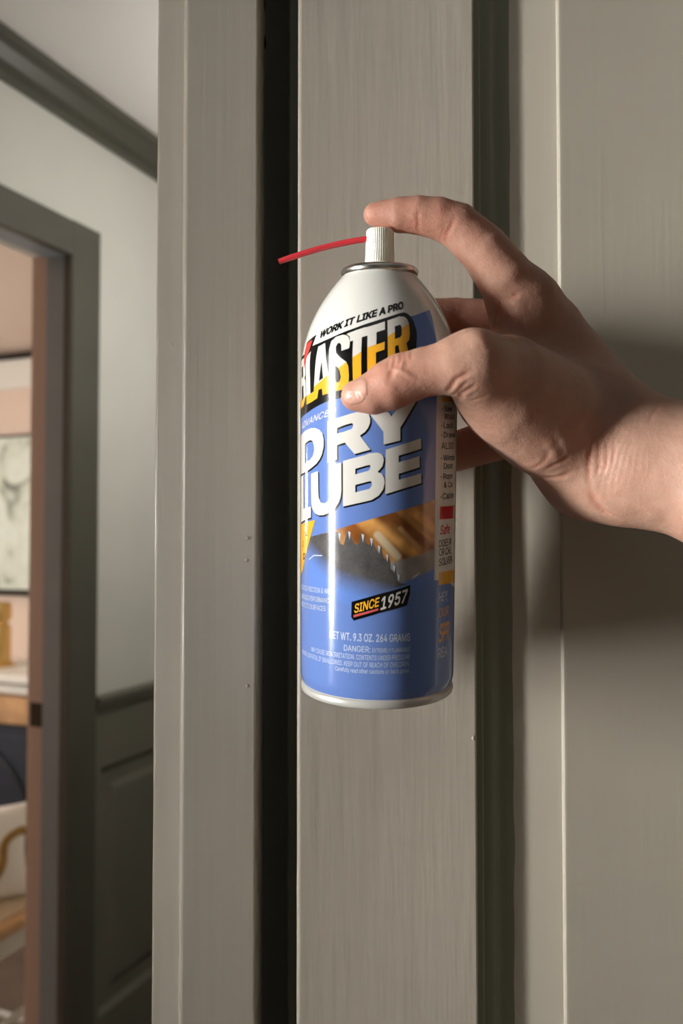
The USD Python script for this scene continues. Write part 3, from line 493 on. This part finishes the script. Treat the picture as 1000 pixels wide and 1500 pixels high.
# side panel
def row(t, s, h, cap, w=1.2, sh_=0.0, bold=False, fat=.01): return setline(t, (s, h), (s + 10, h + .1), cap, sh_, bold, fat, w)
side = [row(*a) for a in (('Saw', 28.5, 118.6, 2.2), ('Wood', 28.6, 115.5, 2.2), ('Lock', 28.4, 111.9, 2.3), ('Drawe', 28.6, 108.1, 2.3), ('Windo', 28.5, 98.9, 2.3), ('Door', 29.0, 95.6, 2.3), ('Rope', 28.7, 91.5, 2.2), ('& Co', 29.2, 88.0, 2.2), ('Cable', 28.4, 83.4, 2.4))]
side += [shapely.geometry.Point(27.2, h + .9).buffer(.32) for h in (118.6, 111.9, 108.1, 98.9, 91.5, 83.4)]
printed('side_list', shapely.union_all(side), 'print_black', 2, lb, 'small black list on the white side strip')
printed('side_word', row('ALSO', 27.0, 103.5, 2.6), 'print_grey', 2, lb, 'grey capital word on the side strip')
printed('side_block', Polygon(LABEL['red'][0]).buffer(0), 'print_crimson', 2, lb, 'red block on the side strip')
printed('side_word', row('Safe', 26.7, 69.2, 3.6, .75, .2, True, 0), 'print_crimson', 2, lb, 'red slanted words on the side strip')
printed('side_lines', shapely.union_all([row('DOES N', 26.3, 64.1, 2.9, .72), row('OR CHL', 26.35, 60.5, 2.9, .72), row('SOLVEN', 26.4, 56.5, 3.0, .72)]), 'print_black', 2, lb, 'three black capital lines on the side strip')
printed('side_block', Polygon(LABEL['ysq'][0]).buffer(0), 'print_yellow', 2, lb, 'yellow block low on the side strip')
printed('side_block', Polygon(LABEL['ysq2'][0]).buffer(.1), 'print_yellow', 2, lb, 'yellow block under the thumb')
printed('side_word', shapely.union_all([row('HEY,', 26.2, 41.8, 3.7, .7, .2), row('REA', 26.7, 18.5, 4.1, .7)]), 'print_pale', 2, lb, 'pale slanted words low on the side')
printed('side_word', shapely.union_all([row('OUR', 26.4, 35.4, 3.6, .8, .15), row('SPR', 26.8, 25.2, 7.2, .45, .1, True, 0)]), 'print_yellow', 2, lb, 'mustard slanted words low on the side')
# ---- hand sculpting: smooth union of round cones on a grid, meshed by surface nets
def cone_sdf(P, a, b, ra, rb):
    a, b = np.asarray(a, np.float32), np.asarray(b, np.float32)
    ba = b - a; l2 = float(ba @ ba); rr = ra - rb; a2 = l2 - rr * rr
    pa = P - a; y = pa @ ba; z = y - l2
    x2 = ((pa * l2 - y[..., None] * ba) ** 2).sum(-1); y2 = y * y * l2; z2 = z * z * l2
    k = np.sign(rr) * rr * rr * x2
    d = (np.sqrt(np.maximum(x2 * a2, 0)) / math.sqrt(1) * 1.0)
    out = (np.sqrt(np.maximum(x2 * a2 / l2, 0)) + y * rr) / l2 * 1.0 - ra
    out = (np.sqrt(np.maximum(x2 * a2 * (1.0 / l2), 0)) + y * rr) / l2 - ra
    m1 = np.sign(z) * a2 * z2 > k; m2 = np.sign(y) * a2 * y2 < k
    out = np.where(m2, np.sqrt(x2 + y2) / l2 - ra, out)
    out = np.where(m1, np.sqrt(x2 + z2) / l2 - rb, out)
    return out

def smin(a, b, k):
    h = np.maximum(k - np.abs(a - b), 0) / k
    return np.minimum(a, b) - h * h * k * 0.25

class Field:
    def __init__(s, lo, hi, step):
        s.lo, s.step = np.array(lo, np.float32), step
        s.n = np.ceil((np.array(hi) - s.lo) / step).astype(int) + 1
        s.d = np.full(s.n, 1.0, np.float32)
    def box(s, lo, hi):
        i = np.clip(np.floor((lo - s.lo) / s.step).astype(int), 0, s.n); j = np.clip(np.ceil((hi - s.lo) / s.step).astype(int) + 1, 0, s.n)
        sl = tuple(slice(p, q) for p, q in zip(i, j))
        g = np.stack(np.meshgrid(*[s.lo[c] + s.step * np.arange(i[c], j[c], dtype=np.float32) for c in range(3)], indexing='ij'), -1)
        return sl, g
    def chain(s, pts, k=.004, pad=.016):
        """pts: list of (xyz, r); the chain's own field joined with k, in a local box; returns (slice, field)"""
        c = np.array([p[0] for p in pts]); r = np.array([p[1] for p in pts])
        sl, g = s.box((c - r[:, None]).min(0) - pad, (c + r[:, None]).max(0) + pad)
        d = None
        for (a, ra), (b, rb) in zip(pts, pts[1:]):
            q = cone_sdf(g, a, b, ra, rb); d = q if d is None else smin(d, q, k)
        return sl, d
    def add(s, sl, d, k):
        s.d[sl] = smin(s.d[sl], d, k)
    def mesh(s):
        d = s.d; ins = d < 0
        n = np.array(d.shape); idx = np.full(n - 1, -1, np.int64)
        corners = list(np.ndindex(2, 2, 2)); cnt = np.zeros(n - 1, np.int8)
        for c in corners: cnt += ins[c[0]:n[0]-1+c[0], c[1]:n[1]-1+c[1], c[2]:n[2]-1+c[2]]
        cell = np.argwhere((cnt > 0) & (cnt < 8)); idx[tuple(cell.T)] = np.arange(len(cell))
        acc = np.zeros((len(cell), 3)); w = np.zeros(len(cell))
        for c in corners:
            for axis in range(3):
                if c[axis]: continue
                e = list(c); e[axis] = 1
                p, q = cell + c, cell + e
                dp, dq = d[tuple(p.T)], d[tuple(q.T)]; m = (dp < 0) != (dq < 0)
                t = np.where(m, dp / np.where(m, dp - dq, 1), 0)
                pt = p.astype(float); pt[:, axis] += t
                acc[m] += pt[m]; w[m] += 1
        v = s.lo + s.step * acc / w[:, None]
        faces = []
        for axis in range(3):
            a1, a2 = (axis + 1) % 3, (axis + 2) % 3
            sl0 = [slice(None)] * 3; sl1 = [slice(None)] * 3; sl0[axis] = slice(0, -1); sl1[axis] = slice(1, None)
            i0, i1 = ins[tuple(sl0)], ins[tuple(sl1)]
            e = np.argwhere(i0 != i1); fl = i0[tuple(e.T)]
            ok = (e[:, a1] > 0) & (e[:, a2] > 0) & (e[:, a1] < n[a1] - 1) & (e[:, a2] < n[a2] - 1); e, fl = e[ok], fl[ok]
            q = []
            for o1, o2 in ((0, 0), (1, 0), (1, 1), (0, 1)):
                c = e.copy(); c[:, a1] -= o1; c[:, a2] -= o2; q.append(idx[tuple(c.T)])
            q = np.stack(q, 1); q[~fl] = q[~fl][:, ::-1]
            faces.append(q)
        q = np.vstack(faces)
        return v, np.vstack([q[:, [0, 1, 2]], q[:, [0, 2, 3]]])
def jp(u, v, y, rpx):
    p = at(u, v, y); return (p, rpx * float(np.linalg.norm(p - EYE)) / F)
HAND = dict(
 index=[(549,314,.3525,16),(585,315,.351,23.5),(612,315,.350,25.5),(642,320,.350,28),(670,331,.351,30.5),(709,366,.353,34),(738,405,.356,38),(768,447,.364,46)],
 thumb=[(521,581,.3215,21.5),(547,576,.3205,30.5),(572,564,.3190,36),(590,555,.3185,37),(622,545,.3170,35),(660,537,.3155,37.5),(694,533,.3175,43)],
 thenar=[(694,533,.3175,43),(740,566,.339,72),(792,602,.356,80),(845,632,.369,75),(905,650,.364,66)],
 pad=[(704,556,.331,24),(748,602,.339,42),(796,634,.349,50),(842,662,.360,52)],
 meta1=[(768,447,.364,46),(800,485,.374,50),(832,530,.379,50),(880,604,.370,50)],
 web=[(732,523,.362,36),(790,545,.375,52),(840,595,.377,58)],
 middle=[(498,470,.389,19),(540,468,.391,23),(600,466,.395,27),(668,466,.402,28),(735,470,.404,29),(802,484,.400,36)],
 ring=[(490,566,.399,20),(530,565,.401,23),(598,563,.403,25),(668,560,.406,28),(738,560,.406,30),(812,560,.402,36)],
 pinky=[(545,680,.405,21),(600,672,.406,25),(668,661,.4065,29),(740,640,.4055,31),(806,615,.400,36)],
 meta2=[(802,484,.400,36),(876,600,.380,46)],
 meta3=[(812,560,.402,36),(900,645,.378,52)],
 meta4=[(806,615,.400,36),(890,680,.378,52)],
 hypo=[(812,668,.381,38),(852,700,.372,50),(905,696,.361,60)],
 wristU=[(884,606,.366,48),(935,641,.356,60),(1010,664,.347,67),(1120,704,.332,78),(1300,770,.300,98)],
 wristL=[(880,684,.364,61),(935,692,.354,65),(1010,719,.346,64),(1120,764,.332,74),(1300,830,.300,93)],
)
BLEND = (('thenar', .004), ('pad', .012), ('web', .012), ('meta1', .012), ('meta2', .014), ('meta3', .014), ('meta4', .014), ('hypo', .010), ('wristU', .012), ('wristL', .016), ('thumb', .008), ('index', .006), ('middle', .004), ('ring', .004), ('pinky', .004))
def build_hand(step):
    J = {k: [jp(*p) for p in v] for k, v in HAND.items()}
    allp = [p for v in J.values() for p in v]
    c = np.array([p[0] for p in allp]); r = np.array([p[1] for p in allp])
    f = Field((c - r[:, None]).min(0) - .006, (c + r[:, None]).max(0) + .006, step)
    for name, k in BLEND:
        f.add(*f.chain(J[name], k=.0006), k)
    return f, J
SK = dict(  # creases: picture points of the line, half width and depth in mm
 c=[([(651,358),(655,345),(659,330),(663,318)],.7,.38),([(612,342),(611,330),(612,318),(614,308)],.7,.40),([(603,341),(602,331),(604,322)],.6,.2),([(645,357),(647,346),(650,336)],.6,.18),
    ([(577,517),(575,526),(574,537),(571,548),(566,558)],.8,.5),([(585,514),(586,522),(583,532),(578,543)],.7,.4),([(592,513),(594,521),(592,532),(587,542)],.6,.3),([(570,522),(567,530),(566,540)],.6,.25),([(600,512),(601,522),(598,532)],.6,.22),
    ([(655,578),(658,570),(666,560),(678,552),(690,547)],.9,.55),([(672,590),(676,579),(684,572),(696,568)],.9,.5),([(662,583),(667,574),(676,566),(686,560)],.7,.35),([(690,590),(702,587),(716,582)],.7,.25),
    ([(730,440),(728,452),(724,466),(721,480)],.9,.5),([(742,438),(752,437),(760,430)],.8,.35),
    ([(765,704),(785,701),(805,704),(822,702),(836,694)],1.2,.5),([(800,690),(815,684),(828,676),(836,668)],1.0,.4),([(780,690),(792,684),(800,674),(804,664)],.9,.3),
    ([(862,722),(866,732),(872,742),(882,752),(897,760)],1.6,.9),([(869,640),(866,660),(862,680),(860,700),(861,716)],1.0,.45),([(879,638),(877,660),(874,682),(872,700)],.9,.35),([(888,640),(887,660),(884,680),(882,698)],.8,.28),([(897,640),(897,660),(895,680)],.8,.22),
    ([(946,577),(938,588),(930,600)],.8,.3),([(968,590),(958,602),(948,616)],.8,.25)],
 r=[([(747,436),(752,446),(755,458),(752,470)],4.0,.9),([(585,545),(590,540)],5.0,.5),([(690,482),(700,492),(705,508)],5.0,.9),([(800,402),(812,422)],5.0,.8),([(905,735),(935,745),(970,765)],3.0,.7),([(800,650),(812,664),(818,682)],2.2,.5),([(822,640),(832,656),(834,672)],2.0,.45)])
def detail_hand():
    global hv
    n = np.array(hm.vertex_normals); pp = proj(hv); dep = (hv - EYE) @ fw
    front = np.nonzero((n * (hv - EYE)).sum(1) < -.01)[0]
    from scipy.spatial import cKDTree
    tr2 = cKDTree(pp[front])
    def surface(u, v):
        i = front[tr2.query_ball_point((u, v), 4.0)]
        return hv[i[np.argmin(dep[i])]] if len(i) else None
    redness = np.zeros(len(hv))
    for kind, sgn in (('c', -1), ('r', 1)):
        for line, wd, dp in SK[kind]:
            pts = [q for q in (surface(*p) for p in line) if q is not None]
            if len(pts) < 2: continue
            pts = np.array(pts); dense = np.vstack([a + (b - a) * t for a, b in zip(pts, pts[1:]) for t in np.linspace(0, 1, 14)])
            taper = np.interp(np.linspace(0, 1, len(dense)), [0, .2, .8, 1], [.3, 1, 1, .3])
            d, k = cKDTree(dense).query(hv, distance_upper_bound=.012); ok = np.isfinite(d); d, k = d[ok] * 1000, k[ok]
            if kind == 'c':
                amp = -dp * np.exp(-(d / wd) ** 2) + dp * .14 * np.exp(-((d - 2.1 * wd) / wd) ** 2); redness[ok] = np.maximum(redness[ok], np.exp(-(d / (wd * 1.3)) ** 2) * taper[k] * .8)
            else: amp = dp * np.exp(-(d / wd) ** 2)
            hv[ok] += n[ok] * (amp * taper[k] / 1000)[:, None]
    # fine wrinkling of the wrist, running up the arm's girth
    w = np.exp(-((pp[:, 0] - 900) / 45) ** 2) * np.exp(-((pp[:, 1] - 670) / 60) ** 2)
    hv += n * (w * .00016 * (meshkit.noise(hv * 70, 6) + .2) * np.sin((pp[:, 0] * .93 + pp[:, 1] * .30) * .75 + 9 * meshkit.noise(hv * 110, 4)))[:, None]
    hv += n * ((meshkit.fbm(hv * 260, 3, 8) - .5) * .00035)[:, None]
    # flesh gives way where it presses on the can and on the nozzle
    q = hv - CB; h = q @ CA; a, b = q @ CX, q @ CY; r = np.hypot(a, b); R = crad(h) + .00025
    k = (h > .002) & (h < .1752) & (r < R); hv[k] += (((R - r) / np.maximum(r, 1e-6))[:, None] * (a[:, None] * CX + b[:, None] * CY))[k]
    k = (h > .186) & (h < .1949) & (r < .0064); hv[k] += ((.1949 - h)[:, None] * CA)[k]
    base = np.array(lin(164, 129, 111)); red = np.array(lin(180, 123, 105)); w = np.zeros(len(hv))
    for key, k, r in (('index', 0, .013), ('index', 1, .013), ('index', 3, .010), ('thumb', 0, .010), ('thumb', 2, .011), ('middle', 3, .04), ('ring', 2, .04), ('pinky', 2, .04)):
        w = np.maximum(w, np.exp(-((hv - J_[key][k][0]) ** 2).sum(1) / (2 * r * r)))
    q = meshkit.fbm(hv * 90, 3, 2)
    w = np.clip(w * .7 + redness * .5 + (q - .5) * .5, 0, 1)[:, None]
    nn = np.array(trimesh.Trimesh(hv, hf, process=False).vertex_normals)
    hand = thing('person', 'bare right hand and forearm gripping the aerosol can, forefinger on the nozzle', 'person', at(1000, 690, .34))
    skin = part('hand', (hv, hf), 'skin', hand, normals=nn, tint=base * (1 - w) + red * w)
    # thumbnail: a curved plate laid on the thumb's surface
    c = np.array([(499.5, 577), (503, 566), (512, 559), (522, 556), (532, 554), (537, 558), (538, 568), (537, 580), (532, 588), (523, 592), (513, 593), (505, 588)], float); cc = np.array([519, 574.])
    vis = front[tr2.query_ball_point((519, 574), 40)]; vis = vis[dep[vis] < .338]; tr = cKDTree(pp[vis])
    P, Nn = [], []
    for ring in (0, .3, .55, .75, .9, 1.0, 1.06):
        for k in range(48):
            a = k / 48 * len(c); i = int(a); q = c[i] * (1 - (a - i)) + c[(i + 1) % len(c)] * (a - i); q = cc + (q - cc) * ring
            d, j = tr.query(q, k=6); wt = 1 / (d + .5); wt /= wt.sum(); p0 = (hv[vis[j]] * wt[:, None]).sum(0); n0 = (nn[vis[j]] * wt[:, None]).sum(0); n0 /= np.linalg.norm(n0)
            # slide along the ray direction to the exact picture point at that depth
            dd = ray(*q); p0 = EYE + dd * (((p0 - EYE) @ fw) / (dd @ fw)); P.append(p0); Nn.append(n0)
    P, Nn = np.array(P), np.array(Nn); lift = np.repeat([.00034, .00034, .00032, .00027, .00018, .00002, -.0005], 48); V = P + Nn * lift[:, None]
    f = []
    for r in range(6):
        for k in range(48): a, b = r * 48 + k, r * 48 + (k + 1) % 48; f += [(a, b, b + 48), (a, b + 48, a + 48)]
    nm = trimesh.Trimesh(V, np.array(f), process=False)
    if (nm.face_normals * (nm.triangles_center - EYE)).sum() > 0: nm.invert()
    part('thumbnail', nm, 'nail', skin, smooth=50, label='glossy pink thumbnail')
    return skin
# ------------------------------------------------------------------ the hand
STEP = .0009
f_, J_ = build_hand(STEP)
hv, hf = f_.mesh()
hm = trimesh.Trimesh(hv, hf, process=False)
trimesh.smoothing.filter_taubin(hm, lamb=.5, nu=.53, iterations=12)
hv = np.array(hm.vertices)
detail_hand()
